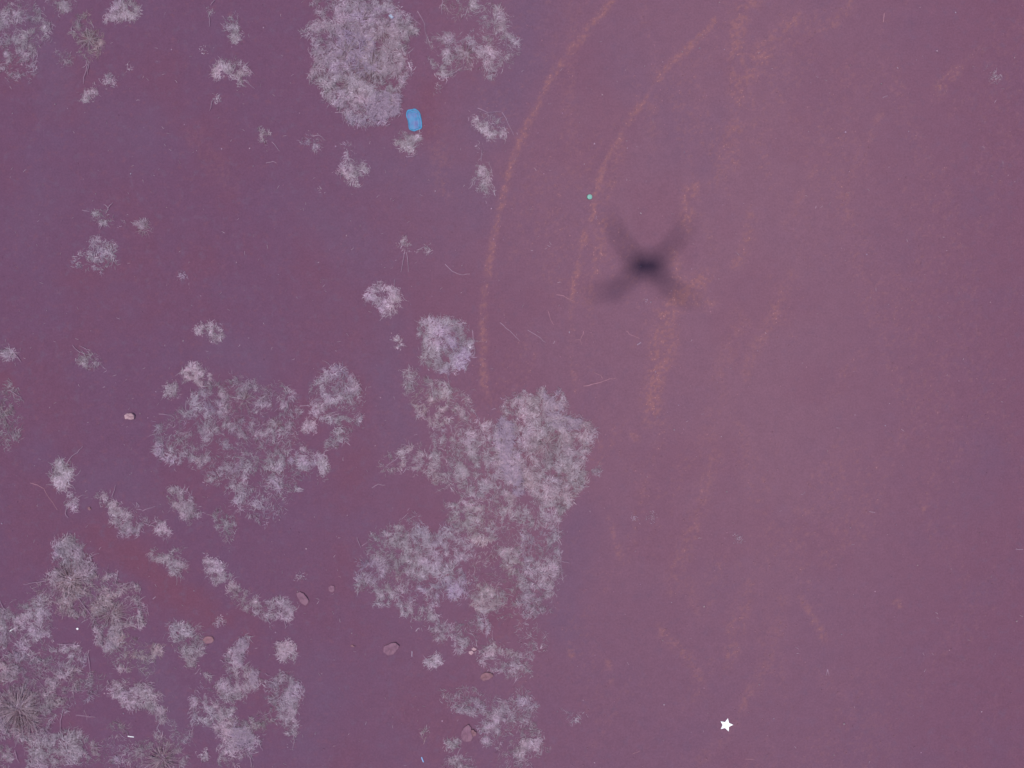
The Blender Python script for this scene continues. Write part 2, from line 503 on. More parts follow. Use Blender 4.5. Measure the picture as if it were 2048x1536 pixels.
def blades(x, y, ang, L, w, z0, rise, droop, curl, col):
    """ribbons of 3 quads; returns verts (n*8,3), quads"""
    n = len(x); s = np.linspace(0, 1, 4)
    a = ang[:, None] + curl[:, None] * (s[None] - .2)
    step = L[:, None] / 3
    dx = np.cos(a) * step; dy = np.sin(a) * step
    X = x[:, None] + np.concatenate([np.zeros((n, 1)), np.cumsum(dx[:, :3], 1)], 1)
    Y = y[:, None] + np.concatenate([np.zeros((n, 1)), np.cumsum(dy[:, :3], 1)], 1)
    Z = z0[:, None] + rise[:, None] * np.sin(s[None] * np.pi * .62) - droop[:, None] * s[None] ** 2
    Z = np.maximum(Z, hz(X.ravel(), Y.ravel()).reshape(Z.shape) + .0012)
    ww = w[:, None] * np.array([.75, 1, .8, .18])[None] * .5
    nxv, nyv = -np.sin(a), np.cos(a)
    roll = rng.normal(0, .35, n)[:, None]
    Vl = np.stack([X + nxv * ww, Y + nyv * ww, Z + roll * ww], 2)
    Vr = np.stack([X - nxv * ww, Y - nyv * ww, Z - roll * ww], 2)
    V = np.stack([Vl, Vr], 2).reshape(n, 8, 3)
    q = np.array([[0, 1, 3, 2], [2, 3, 5, 4], [4, 5, 7, 6]])
    Q = (q[None] + 8 * np.arange(n)[:, None, None]).reshape(-1, 4)
    C = np.repeat(col[:, None], 8, 1)
    return V.reshape(-1, 3), Q, C.reshape(-1, 3)

TUFTS = []
GRASS_GROUP = 'patches and tufts of dead grass on the soil'
seed_i = [100]

def tuft(label, outline, d=1.0, gap=.40, L=.042, hgt=.018, tan=.2, white=.12, lil=.25, rad=(), stems=(),
         name='dry_grass_tuft', cat='grass tuft', edge=8.0, w=.0026, holes=(), extra=(), olive=1.0):
    seed_i[0] += 7; sd = seed_i[0]
    poly = pts(outline)
    xs = np.array([q[0] for q in poly]); ys = np.array([q[1] for q in poly])
    ctr = P(xs.mean(), ys.mean())
    x0, x1, y0, y1 = xs.min() - 12, xs.max() + 12, ys.min() - 12, ys.max() + 12
    area = (x1 - x0) * (y1 - y0) * S * S
    L = L * .56; gap = gap + .088; w = w * .66; hgt = hgt * .62
    if max(x1 - x0, y1 - y0) < 95: d = d * 1.35
    n = int(area * 66000 * d) + 8
    px = rng.uniform(x0, x1, n); py = rng.uniform(y0, y1, n)
    x, y = P(px, py)
    wx = px + edge * 2.2 * (fbm(x, y, 16, 3, sd) - .5) + rng.normal(0, edge * .5, n)
    wy = py + edge * 2.2 * (fbm(x, y, 16, 3, sd + 1) - .5) + rng.normal(0, edge * .5, n)
    keep = inside(poly, wx, wy)
    for hx, hy, hr in holes:
        keep &= np.hypot(wx - hx, wy - hy) > hr * rng.uniform(.75, 1.15, n)
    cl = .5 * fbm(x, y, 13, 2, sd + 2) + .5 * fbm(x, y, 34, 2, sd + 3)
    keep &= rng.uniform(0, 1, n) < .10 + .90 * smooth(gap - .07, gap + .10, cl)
    idx = np.flatnonzero(keep)                   # keep the blades that hang together as one plant
    if len(idx) > 3:
        cell = {}
        for j, key in zip(idx, zip(np.floor(x[idx] / .013).astype(int).tolist(), np.floor(y[idx] / .013).astype(int).tolist())):
            cell.setdefault(key, []).append(j)
        best = []; todo = set(cell)
        while todo:
            st = [todo.pop()]; grp = []
            while st:
                a, b = st.pop(); grp += cell[(a, b)]
                for da in (-1, 0, 1):
                    for db in (-1, 0, 1):
                        if (a + da, b + db) in todo:
                            todo.remove((a + da, b + db)); st.append((a + da, b + db))
            if len(grp) > len(best): best = grp
        keep = np.zeros(len(keep), bool); keep[best] = True
    px, py, x, y, cl = px[keep], py[keep], x[keep], y[keep], cl[keep]
    n = len(x)
    flow = 5 * np.pi * fbm(x, y, 9, 2, sd + 4)
    ang = flow + rng.normal(0, .7, n)
    Ls = L * rng.uniform(.45, 1.35, n)
    out_a = np.arctan2(y - ctr[1], x - ctr[0])
    big = max(x1 - x0, y1 - y0) < 95
    if big:                                      # small tufts spread from their middle
        ang = out_a + rng.normal(0, 1.0, n)
        x = x - np.cos(ang) * Ls * .45; y = y - np.sin(ang) * Ls * .45
    ws = w * rng.uniform(.55, 1.35, n)
    z0 = hz(x, y) + rng.uniform(0, 1, n) ** 1.6 * hgt * smooth(gap - .15, gap + .25, cl)
    rise = rng.uniform(.0, .8, n) * hgt; droop = rng.uniform(0, .9, n) * hgt
    curl = rng.normal(0, .9, n)
    u = rng.uniform(0, 1, n)
    hue = fbm(x, y, 6, 2, sd + 5)[:, None]
    col = C_PALE * (1 - lil * 2 * hue) + C_LILAC * (lil * 2 * hue)
    tn = np.clip(tan * 2 * fbm(x, y, 9, 2, sd + 6)[:, None], 0, 1)
    col = col * (1 - tn) + C_TAN * tn
    og = np.clip(smooth(.46, .66, fbm(x, y, 8, 2, sd + 14)) * .5 * olive, 0, 1)[:, None]
    col = col * (1 - og) + np.array([.372, .318, .368]) * og
    col = np.where((u < white)[:, None], C_WHITE, col)
    col = np.where((u > .968)[:, None], C_BROWN * 1.4, col)
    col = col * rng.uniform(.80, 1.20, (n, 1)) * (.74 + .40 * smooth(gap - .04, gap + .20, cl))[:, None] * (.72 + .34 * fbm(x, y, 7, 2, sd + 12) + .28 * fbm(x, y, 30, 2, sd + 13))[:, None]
    lw = rng.uniform(0, 1, n) < .018
    Ls = np.where(lw, Ls * 2.0, Ls); col = np.where(lw[:, None], C_WHITE * rng.uniform(.7, 1.0, (n, 1)), col)
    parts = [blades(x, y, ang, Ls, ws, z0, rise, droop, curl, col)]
    for rx, ry, rn, rl, rh, brown in rad:        # upright clumps seen from above
        cxr, cyr = P(rx, ry); rn = int(rn * .42); brown = brown * .5; rh = rh * .7; rl = rl * .85
        a = rng.uniform(0, 2 * np.pi, rn)
        r0 = rng.uniform(0, 1, rn) ** .7 * rl * .38
        bx = cxr + np.cos(a) * r0; by = cyr + np.sin(a) * r0
        ln = rl * rng.uniform(.35, 1.0, rn)
        b = rng.uniform(0, 1, rn)  # brown stems, which also paint the shade gaps in the clump's middle
        c = np.where((b < brown)[:, None], C_BROWN * rng.uniform(.8, 1.9, (rn, 1)),
                     (C_PALE * .7 + C_TAN * .3) * rng.uniform(.6, 1.05, (rn, 1)))
        parts.append(blades(bx, by, a + rng.normal(0, .22, rn), ln, np.full(rn, .0018), hz(bx, by),
                            rh * rng.uniform(.3, 1, rn), rh * rng.uniform(.2, .9, rn), rng.normal(0, .4, rn), c))
    for eo, ed, el in extra:                     # thicker lobes within the patch
        ep = pts(eo); ex = [q[0] for q in ep]; ey = [q[1] for q in ep]
        m = int((max(ex) - min(ex)) * (max(ey) - min(ey)) * S * S * 60000 * ed)
        qx = rng.uniform(min(ex), max(ex), m); qy = rng.uniform(min(ey), max(ey), m)
        x, y = P(qx, qy)
        kp = inside(ep, qx + 16 * (fbm(x, y, 22, 2, sd + 8) - .5), qy + 16 * (fbm(x, y, 22, 2, sd + 9) - .5))
        kp &= fbm(x, y, 34, 2, sd + 10) > .38
        x, y = x[kp], y[kp]; m = len(x)
        c = (C_PALE * (1 - el) + C_LILAC * 1.1 * el) * rng.uniform(.8, 1.2, (m, 1))
        parts.append(blades(x, y, 5 * np.pi * fbm(x, y, 8, 2, sd + 11) + rng.normal(0, .6, m), .03 * rng.uniform(.5, 1.3, m),
                            .0018 * rng.uniform(.6, 1.3, m), hz(x, y) + rng.uniform(0, 1, m) * hgt * 1.1, hgt * rng.uniform(0, .8, m),
                            hgt * rng.uniform(0, .8, m), rng.normal(0, .8, m), c))
    Vs, Qs, Cs, off = [], [], [], 0
    for v, q, c in parts:
        Vs.append(v); Qs.append(q + off); Cs.append(c); off += len(v)
    V = np.concatenate(Vs); zc = hz1(*ctr)
    V = V - np.array([ctr[0], ctr[1], zc])
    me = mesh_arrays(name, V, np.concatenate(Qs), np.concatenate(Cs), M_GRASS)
    o = bpy.data.objects.new(name, me); COL.objects.link(o)
    o.location = (ctr[0], ctr[1], zc)
    tag(o, label, cat, GRASS_GROUP)
    for st in stems:
        line = refine(pts(st), 3, .7)
        q3 = []
        for i, q in enumerate(line):
            xx, yy = P(*q)
            q3.append((xx - ctr[0], yy - ctr[1], hz1(xx, yy) - zc + .002 + .014 * math.sin(math.pi * .8 * i / (len(line) - 1))))
        v, f = tube(q3, .0021, .0009, 4)
        finish('stem', v, f, M_STEM, o)
    TUFTS.append(o)
    return o

def mat_(label, outline, **k):
    k.setdefault('name', 'dry_grass_patch'); k.setdefault('cat', 'grass patch'); k.setdefault('hgt', .022)
    return tuft(label, outline, **k)

# --- upper left
mat_('ragged pale grass patch cut off by the upper left edge of the photo',
     '0,40 18,5 50,2 75,8 85,25 90,45 104,45 98,70 78,75 72,100 65,115 70,140 68,165 40,172 22,150 0,140', gap=.44, white=.18, lil=.4, holes=[(40,72,9)],
     stems=['98,50 104,62'])
tuft('small grass tuft on the upper edge, touching the ragged upper left patch', '95,0 145,0 140,12 118,30 108,15', gap=.43)
mat_('sparse brownish upright grass clump below the upper edge, right of the ragged upper left patch',
     '145,50 160,28 178,25 185,45 205,75 208,100 195,115 175,125 160,112 152,85', gap=.48, tan=.6, white=.05, rad=[(178,80,160,.09,.05,.5)],
     stems=['176,128 172,148 168,168', '178,128 176,150', '145,52 143,66'])
tuft('dense fan of grass hanging from the upper edge, right of the brownish clump', '215,40 220,15 232,0 268,0 278,18 268,38 250,43 232,40', gap=.33, d=1.1)
tuft('thin starry grass tuft between the ragged corner patch and the brownish clump', '110,112 125,102 142,112 148,122 140,134 125,133 114,122', gap=.46, d=.8)
tuft('little ring shaped grass tuft below the brownish upper left clump', '162,190 170,178 185,176 198,182 190,196 175,206 165,198', gap=.36, holes=[(178,188,5)], L=.032)
tuft('tiny pale grass tuft up and right of the ring shaped tuft', '207,160 213,152 225,155 230,162 220,172 210,168', gap=.33, L=.03, stems=['226,160 238,163'])
tuft('smallest grass wisp right of the tiny upper left tuft', '248,138 255,131 263,134 258,142', gap=.38, L=.022, d=.6)
tuft('upright pale bluish grass tuft near the upper edge, left of the big round patch', '453,35 470,33 473,55 479,65 476,84 463,84 458,62 454,48', gap=.34, lil=.6, L=.034,
     stems=['444,32 452,40'])
tuft('wispy grass tuft with a hanging stem just below the upper edge', '418,18 423,8 428,12 426,26 420,24', gap=.36, L=.03, stems=['430,0 422,12', '419,26 421,42 419,55'])
tuft('arch shaped grass tuft left of the big round patch', '430,135 440,122 462,116 480,125 494,138 492,155 485,160 490,172 483,172 470,150 458,143 445,142 440,162 428,152', gap=.35, stems=['495,135 510,150', '488,160 510,178'])
tuft('tiny bright grass spot below the arch shaped tuft', '426,195 432,191 442,194 440,200 430,200', gap=.33, L=.022, white=.3, stems=['425,200 420,222'])
tuft('faint grass wisp above the arch shaped tuft', '405,100 410,95 416,99 411,104', gap=.36, L=.02, d=.6)

# --- top middle
mat_('biggest, dense rounded grass clump at the upper edge, blue tray at its foot',
     '610,0 637,12 640,40 612,65 625,85 625,115 622,145 617,160 640,170 655,200 680,220 700,245 720,248 770,245 785,232 802,228 795,205 790,185 810,165 818,148 815,125 810,110 825,85 828,50 812,35 790,10 775,0',
     gap=.345, hgt=.040, d=1.15, lil=.4, tan=.2, holes=[(628,32,12), (634,75,9)], edge=8,
     extra=[('745,190 795,185 802,228 770,245 720,246 735,215', .8, .3), ('690,60 740,70 760,130 720,150 690,110', .4, .5)],
     rad=[(745,135,420,.13,.07,.28), (690,105,260,.11,.06,.25), (720,40,260,.12,.06,.25), (765,60,200,.1,.05,.2), (705,165,260,.12,.06,.2)],
     stems=['786,200 800,218 806,224', '785,10 815,30 842,50', '670,225 690,228 695,212', '628,165 617,162'])
mat_('loose open grass patch at the upper edge, right of the biggest clump',
     '885,0 990,0 1005,25 1015,45 1025,75 1035,100 1020,125 995,145 985,160 965,150 935,140 900,150 880,155 870,140 860,125 870,110 858,90 865,65 888,70 905,65 940,80 965,50 955,30 930,35 905,42 900,25 886,20',
     gap=.44, lil=.4, tan=.35, holes=[(876,103,9), (925,60,13)], rad=[(930,108,110,.08,.04,.5)],
     stems=['885,0 884,30', '980,95 1010,120', '925,135 905,148 882,156', '1012,55 1013,95', '835,22 850,50 854,88'])
tuft('round grass tuft directly below the blue tray', '788,274 800,266 818,269 840,270 836,285 828,302 818,300 805,295 790,286', gap=.36, holes=[(812,280,6)], stems=['812,312 826,314 836,308'])
tuft('pale grass tuft with a long stem, below the loose open patch', '945,240 960,232 985,225 1000,240 1015,262 1000,275 985,278 960,262', gap=.40, stems=['955,216 975,226 1002,224', '1004,224 1015,245 1028,272'])
tuft('forked grass tuft left of centre top, below the biggest clump', '688,290 700,292 712,305 710,320 735,330 737,345 722,342 718,365 712,370 700,360 690,360 684,345 692,325', gap=.36, L=.04,
     stems=['686,340 682,358', '715,355 718,370'])
tuft('narrow upright grass tuft below the long stemmed tuft', '960,325 968,330 978,345 976,360 985,380 970,392 955,380 948,365 955,350', gap=.36, stems=['962,322 964,300'])
tuft('wispy grass sprig between the long stemmed tuft and the narrow upright tuft', '955,285 962,288 972,292 964,300 960,298', gap=.36, L=.026, d=.7)
tuft('thin faint grass tuft left of the forked tuft', '606,280 620,268 645,275 655,285 632,305 615,295', gap=.46, d=.75, lil=.5, stems=['625,270 640,272 652,281'])
tuft('small pale grass tuft with a bent stem, left of the thin faint tuft', '513,262 530,258 540,268 532,280 518,280', gap=.34, L=.03, stems=['544,284 552,292 560,303'])
tuft('small grass wisp hanging below the loose open patch', '866,184 876,168 885,175 879,188 869,190', gap=.38, L=.03)
tuft('faint grass speck below the forked tuft', '636,382 640,375 645,378 642,386', gap=.36, L=.02, d=.6)

# --- left middle
tuft('branching pale grass sprig, above the pale open tuft on the left', '178,423 195,427 210,430 222,440 216,450 203,446 190,436', gap=.38, stems=['212,426 220,412 226,405', '205,448 200,460', '165,420 180,424'])
tuft('olive tinted grass tuft right of the branching sprig', '268,448 280,441 300,443 307,455 300,468 288,472 276,462', gap=.44, tan=.0, white=0, lil=.1, L=.045, d=.8, rad=[(288,457,60,.06,.03,.1)])
tuft('tiny olive grass star just left of the olive tinted tuft', '244,444 250,439 257,443 250,449', gap=.36, L=.026, d=.5, white=0)
tuft('pale open grass tuft with a bare middle, left of the middle of the photo', '185,470 205,475 222,485 235,512 222,525 208,540 185,540 155,535 152,520 165,505 180,500 185,490', gap=.41, white=.25, lil=.4, holes=[(195,510,9)])
tuft('grass tuft cut by the left edge, above the dark left edge clump', '0,693 22,698 30,712 12,718 0,716', gap=.38, white=.25, stems=['24,700 35,712 43,724'])
tuft('small grass tuft with long stems, lowest of the left middle tufts', '155,720 165,705 185,708 200,722 203,735 180,738 162,730', gap=.36, stems=['168,708 155,700 146,690', '180,700 160,692'])
tuft('compact bright oval grass tuft above the wide open central left patch', '393,658 402,645 425,648 440,652 446,668 438,682 420,676 400,668', gap=.34, white=.25, L=.032)
tuft('tiny grey ringed grass spot below right of the pale open tuft', '361,548 366,541 373,545 374,553 366,556', gap=.36, L=.022, lil=.6)
mat_('dark sparse grass clump cut by the left edge', '0,765 25,775 42,790 38,815 42,860 30,885 10,895 0,890', gap=.47, white=.1, rad=[(5,825,120,.08,.05,.5)], stems=['20,780 32,788 44,795'])
tuft('brightest spiky grass tuft, above the chain of tufts on the left', '110,925 125,920 138,925 145,945 135,965 122,975 108,965 104,945', gap=.30, d=1.4, white=.45, L=.05, stems=['133,928 145,912 156,905 166,892', '138,935 155,933', '122,970 114,988', '106,935 105,946'])
tuft('small bright grass tuft under the spiky one', '125,1000 140,995 155,1000 154,1015 138,1013', gap=.33, white=.25, L=.036, stems=['152,1000 162,992 172,990', '135,1012 132,1026 138,1036', '150,1013 160,1022'])
tuft('grass crumbs left end of the diagonal tuft chain', '185,992 200,980 218,985 216,1000 200,1003', gap=.40, L=.028, stems=['225,995 228,985 232,970'])
tuft('heart shaped pale grass tuft with side stems, right of the spiky tuft', '220,1010 235,1000 255,1020 270,1015 280,1030 292,1045 280,1055 270,1070 255,1072 240,1060 222,1040', gap=.34, d=1.15, stems=['285,1022 312,1012', '285,1045 320,1055', '298,1052 318,1040'])
tuft('scattered grass bits right of the heart shaped tuft', '312,1045 320,1035 330,1045 345,1062 330,1070 318,1068', gap=.40, L=.03)
tuft('thin dotted grass tuft below left of the wide open central left patch', '335,980 355,972 370,990 395,1005 400,1025 385,1040 365,1030 345,1015', gap=.46, lil=.35)
tuft('thin stripy grass tuft right of the thin dotted tuft', '425,1025 445,1015 465,1035 470,1060 465,1085 450,1080 432,1060', gap=.46)
tuft('grass tuft with a small side lobe, on the red soil band', '295,1105 310,1098 330,1112 345,1105 365,1095 370,1125 365,1148 345,1140 325,1130', gap=.37)
tuft('broken grass tuft upper end of the lower diagonal chain', '402,1108 420,1120 450,1135 460,1150 450,1165 425,1160 410,1140', gap=.42)
tuft('middle grass tuft of the lower diagonal chain', '455,1165 475,1165 495,1180 515,1200 520,1215 500,1225 480,1215 465,1200', gap=.40)
tuft('thick winged grass tuft lower end of the diagonal chain', '512,1220 530,1205 560,1200 585,1205 590,1225 580,1243 565,1238 545,1245 525,1235', gap=.33, d=1.15, stems=['570,1240 572,1255'])
tuft('tiny grass spot left of the rounded soil coloured stone', '590,1152 598,1147 606,1150 602,1158 594,1160', gap=.26, L=.025, white=.2)

# --- wide open patch centre left
mat_('widest open grass patch left of centre, with red soil showing through',
     '305,900 320,850 345,830 375,810 380,790 400,770 440,765 470,750 510,765 555,765 590,790 600,830 590,860 600,880 625,905 640,930 610,945 600,980 565,1010 550,1045 510,1040 480,1015 470,980 430,960 400,935 370,915 340,920 318,915',
     gap=.45, lil=.45, hgt=.028, tan=.2, edge=9, holes=[(345,868,14), (375,850,11), (575,795,10), (540,830,12), (560,880,14), (430,900,13), (505,960,16), (395,880,8), (460,870,10), (590,895,10), (600,1000,8)],
     rad=[(490,800,80,.07,.04,.4), (550,850,60,.06,.05,.4)], stems=['318,828 345,830', '600,812 640,809'])
tuft('loose grass tuft on the upper left shoulder of the widest open patch', '366,748 380,730 410,735 425,755 420,775 395,770 372,760', gap=.42)
tuft('small dense grass tuft left of the widest open patch', '330,772 352,770 354,790 345,798 333,790', gap=.33, L=.03, stems=['325,772 352,771'])
mat_('crescent shaped grass patch right of the widest open patch', 
     '640,745 660,733 690,738 710,760 725,790 725,830 710,860 690,885 665,895 650,890 665,870 680,850 650,840 625,820 620,790 630,770', gap=.40, lil=.45, white=.15, stems=['705,745 728,785'])
tuft('small pale curl of grass between the widest open patch and the crescent', '598,856 615,840 633,845 625,860 608,866', gap=.33, tan=.4, L=.034)
tuft('small grass tuft below the crescent shaped patch, right tip of the widest patch', '630,920 650,905 656,915 652,940 645,955 638,935', gap=.42)
tuft('tiny grass bits below the widest open patch', '410,960 425,952 435,962 420,970', gap=.4, L=.025)

# --- centre
mat_('round pale grass disc at the centre left of the straight orange line', '842,650 870,638 900,635 930,650 945,680 942,715 925,735 895,748 870,735 845,715 840,690', gap=.34, lil=.55, d=1.1, hgt=.03, stems=['833,657 842,664', '945,660 950,700 948,718', '893,745 898,765'])
tuft('ring of pale grass open at the top, left above the round disc', '730,595 745,578 765,572 800,575 805,598 795,615 775,635 755,620 735,608', gap=.34, holes=[(768,592,11), (776,612,6)], stems=['788,575 790,558'])
tuft('two stemmed grass sprig above the ring of pale grass', '802,488 808,482 816,490 816,504 806,498', gap=.38, L=.03, stems=['810,500 806,525 802,545', '813,505 817,545', '835,500 849,494 858,500'])
tuft('yellowish grass sprig right of the two stemmed sprig', '838,500 848,492 858,498 852,505', gap=.4, L=.028, d=.7, white=0)
tuft('little bright tipped grass tuft between the ring and the round disc', '780,687 790,674 803,680 810,697 800,695', gap=.38, tan=.3, white=.3, L=.032)
mat_('grass arm reaching up left from the central mass, below the round disc', '805,750 822,743 850,760 890,765 910,780 940,800 950,840 945,880 920,870 900,850 860,850 845,830 830,825 835,805 815,800 810,775', gap=.43, tan=.4, holes=[(850,800,8), (905,835,11)], stems=['906,800 918,785'])
mat_('feathered grass patch at the left tip of the central mass', '765,930 790,905 820,895 845,900 860,920 880,945 870,965 850,950 820,935 795,940 775,945', gap=.38, tan=.35, stems=['765,930 758,925', '800,910 770,935'])
mat_('central grass mass of tangled pale stalks, left of the tall lobed clump', '905,900 930,870 960,840 985,850 1000,880 1010,920 1035,960 1030,1000 1000,1010 960,1000 930,990 900,970 870,975 850,990 860,970 890,945', gap=.41, tan=.25, holes=[(985,908,9)])
mat_('tallest lobed grass clump, right end of the central mass beside bare soil',
     '992,860 1005,810 1030,785 1060,790 1085,780 1125,785 1130,820 1165,830 1190,870 1180,900 1160,930 1170,970 1140,1005 1115,1030 1090,1020 1065,1010 1040,980 1020,960 1000,920', gap=.36, hgt=.045, d=1.2, lil=.3, tan=.3, white=.14,
     holes=[(1035,815,9), (1045,845,12), (1052,905,8), (1062,925,7), (1050,990,14)], extra=[('1000,838 1020,845 1026,880 1040,930 1044,965 1030,1000 1018,975 1008,930 996,890', 1.0, .3), ('1085,785 1125,788 1130,830 1160,840 1150,860 1100,850', .7, .2)], rad=[(1090,890,300,.13,.06,.1), (1010,910,200,.12,.05,.03), (1130,950,150,.09,.05,.08)],
     stems=['1147,838 1158,828 1166,838 1164,848', '1165,880 1172,890', '1160,965 1168,972', '1055,900 1050,930 1045,960'])
mat_('sparse reddish grass between the central mass and the lower left mat', '885,1010 930,1000 990,1020 1000,1050 980,1080 950,1090 920,1060 890,1040', gap=.47, tan=.4)
mat_('broad flat grass mat left below the central mass', '725,1120 735,1090 760,1060 800,1050 810,1025 830,1025 840,1060 870,1060 910,1050 940,1080 950,1110 930,1130 935,1170 920,1200 880,1190 860,1210 870,1240 850,1250 820,1235 790,1215 760,1210 745,1185 715,1180 720,1150',
     gap=.40, lil=.5, tan=.25, edge=9, holes=[(795,1165,12), (840,1080,9), (812,1195,9)], stems=['714,1075 722,1095', '862,1175 848,1195', '724,1092 736,1082'])
mat_('upright strip of grass with a long side stem, right below the tall lobed clump', '1050,1060 1080,1050 1112,1048 1120,1100 1128,1150 1110,1180 1100,1200 1095,1225 1050,1235 1040,1200 1040,1160 1055,1120 1045,1090', gap=.41, hgt=.03, lil=.35,
     stems=['1116,1050 1118,1085 1122,1130 1127,1165', '1108,1118 1122,1132 1126,1160', '1122,1122 1140,1126'])
tuft('sparse reddish grass tuft between the flat mat and the upright strip', '945,1170 975,1160 1000,1180 1005,1210 985,1230 955,1215 940,1195', gap=.45, tan=.6)
tuft('thin grass link across the red bare spot beside the upright strip', '990,1100 1010,1092 1040,1100 1035,1115 1005,1118', gap=.44, tan=.3)
tuft('frayed grass tuft at the lower tip of the flat mat', '860,1262 880,1240 895,1245 905,1258 895,1275 880,1282 865,1275', gap=.39)
mat_('forked grass patch below the flat mat, above the two pale pebbles', '905,1262 945,1235 975,1238 985,1258 965,1270 950,1282 935,1292 920,1305 908,1285', gap=.40, holes=[(960,1272,8)], stems=['945,1245 950,1238'])
mat_('pale grass patch touching the orange stone', '955,1300 985,1290 1020,1300 1050,1320 1068,1350 1040,1350 1005,1345 975,1335 960,1320', gap=.38, lil=.4, stems=['1000,1295 998,1308'])
tuft('very thin grass trace below the upright strip', '1040,1250 1090,1250 1100,1275 1080,1300 1055,1325 1030,1300', gap=.52, d=.7)
tuft('single bright spiky grass tuft right of the largest pale stone', '853,1318 862,1310 876,1312 880,1322 872,1334 858,1334', gap=.29, white=.4, d=1.3, L=.04)
mat_('thin broken grass patch below the orange stone, left of the bottom strip', '882,1395 895,1375 935,1370 970,1385 1000,1400 1000,1430 975,1440 950,1420 920,1425 890,1415', gap=.45)
mat_('thin scattered grass right of the thin broken patch', '1003,1390 1050,1370 1070,1410 1065,1440 1030,1450 1003,1430', gap=.47)
tuft('grass tuft right of the two lobed stone', '960,1450 990,1430 1010,1440 1005,1475 975,1490 960,1475', gap=.38, stems=['990,1430 1010,1435 1018,1446'])
tuft('small spiky grass tuft below left of the two lobed stone', '888,1482 905,1472 920,1484 912,1500 897,1497', gap=.36)
mat_('airy grass patch near the bottom edge, right of the stones', '1005,1500 1030,1470 1080,1470 1095,1500 1060,1520 1040,1536 992,1532', gap=.46, tan=.3)
tuft('grass tuft cut by the bottom edge, below the small spiky tuft', '883,1532 905,1515 940,1520 950,1536 882,1536', gap=.38)
tuft('tiny brownish grass star left of the small spiky tuft', '845,1465 855,1455 863,1468 857,1480 848,1476', gap=.34, tan=.7, L=.035)
tuft('faint fan of thin grass on the bare soil right of the airy bottom patch', '1125,1420 1150,1412 1168,1430 1150,1445 1130,1440', gap=.50, d=.5)
tuft('faint grass tuft just right of the tall lobed clump', '1180,935 1188,925 1200,932 1203,942 1190,948', gap=.40, lil=.5, L=.03, d=.8)

# --- lower left
mat_('dense steep grass hump above the dark rooted clump, lower left', '112,1125 108,1095 125,1070 155,1075 175,1105 182,1130 195,1145 175,1160 140,1150 108,1152 94,1160', gap=.33, hgt=.035, d=1.15, stems=['175,1115 200,1106'])
mat_('dark rooted grass clump with radiating stalks and brown centre, lower left',
     '60,1195 75,1175 90,1165 110,1152 175,1160 200,1150 230,1145 250,1170 280,1165 275,1195 290,1225 285,1250 260,1260 235,1265 230,1290 205,1300 190,1270 185,1245 150,1240 115,1225 100,1205', gap=.42, hgt=.035, tan=.35,
     holes=[(112,1213,10), (160,1240,9)], rad=[(140,1160,420,.13,.08,.45), (222,1226,300,.11,.06,.4)], stems=['92,1162 70,1164 48,1168', '145,1178 165,1205 192,1240', '236,1140 232,1165 240,1175', '240,1172 270,1162'])
mat_('grass patch cut by the left edge, left of the dark rooted clump', '0,1205 30,1200 60,1205 90,1195 100,1230 105,1260 85,1275 60,1300 30,1310 0,1300', gap=.42, lil=.4, stems=['0,1200 8,1215 14,1220'])
mat_('big radiating grass clump in the lower left corner', '0,1312 40,1302 90,1320 140,1335 205,1345 215,1360 190,1380 170,1400 130,1420 100,1440 90,1470 40,1480 0,1470', gap=.40, hgt=.035, lil=.5, tan=.3,
     rad=[(38,1418,620,.17,.10,.38), (60,1440,200,.12,.06,.4)], stems=['178,1300 180,1325 181,1346', '128,1420 122,1440 122,1462', '215,1360 222,1372', '110,1432 95,1436'])
mat_('loose reddish grass patch below the dark rooted clump', '212,1290 235,1265 260,1275 290,1285 325,1290 320,1320 310,1340 325,1350 300,1360 275,1335 250,1345 222,1330', gap=.46, tan=.4)
tuft('small flat grass strip with a straight pale stalk, right of the left edge patch', '115,1298 122,1290 163,1292 162,1300 140,1304', gap=.40, L=.03, stems=['115,1288 140,1287 162,1289', '165,1295 160,1302'])
mat_('bent grass band right of the big radiating corner clump', '218,1375 240,1380 270,1375 310,1385 325,1410 335,1445 312,1440 290,1415 265,1415 235,1405', gap=.40)
mat_('grass patch with a flat red stone at its right edge', '345,1250 370,1245 400,1255 410,1270 400,1320 380,1345 370,1320 350,1290', gap=.42, stems=['390,1348 402,1335'])
tuft('tiny grass spot above right of the flat red stone', '427,1245 437,1237 446,1243 438,1251', gap=.36, L=.025)
tuft('tiny grass tuft below the patch with the flat red stone', '400,1355 412,1347 422,1355 414,1368 404,1364', gap=.36, L=.03)
mat_('antler shaped grass patch in the lower left, centre', '455,1305 470,1290 490,1270 500,1285 490,1310 485,1330 520,1345 522,1365 500,1380 475,1400 440,1400 430,1370 450,1350 455,1330', gap=.37, extra=[('468,1292 488,1272 498,1284 486,1312 478,1335 462,1320', .8, .2), ('500,1345 522,1348 520,1368 502,1372', .7, .2)], stems=['450,1318 455,1325', '440,1320 452,1325'], holes=[(478,1365,7)])
mat_('teardrop shaped grass patch left below the antler shaped one', '382,1420 385,1395 400,1380 420,1400 430,1430 420,1455 405,1455 385,1435', gap=.34, lil=.5)
mat_('spreading grass patch with a looping stem near the bottom edge', '425,1455 470,1435 490,1445 520,1480 500,1505 470,1530 435,1536 438,1505 450,1480', gap=.38, holes=[(470,1515,10)], extra=[('470,1445 492,1455 515,1482 495,1500 470,1495 462,1470', .8, .3)], stems=['490,1500 502,1515 505,1536', '510,1480 522,1490 526,1500'])
tuft('small dense upright grass tuft right of the antler shaped patch', '560,1285 575,1280 588,1290 586,1315 570,1325 558,1310', gap=.31, d=1.15, stems=['553,1282 566,1285'])
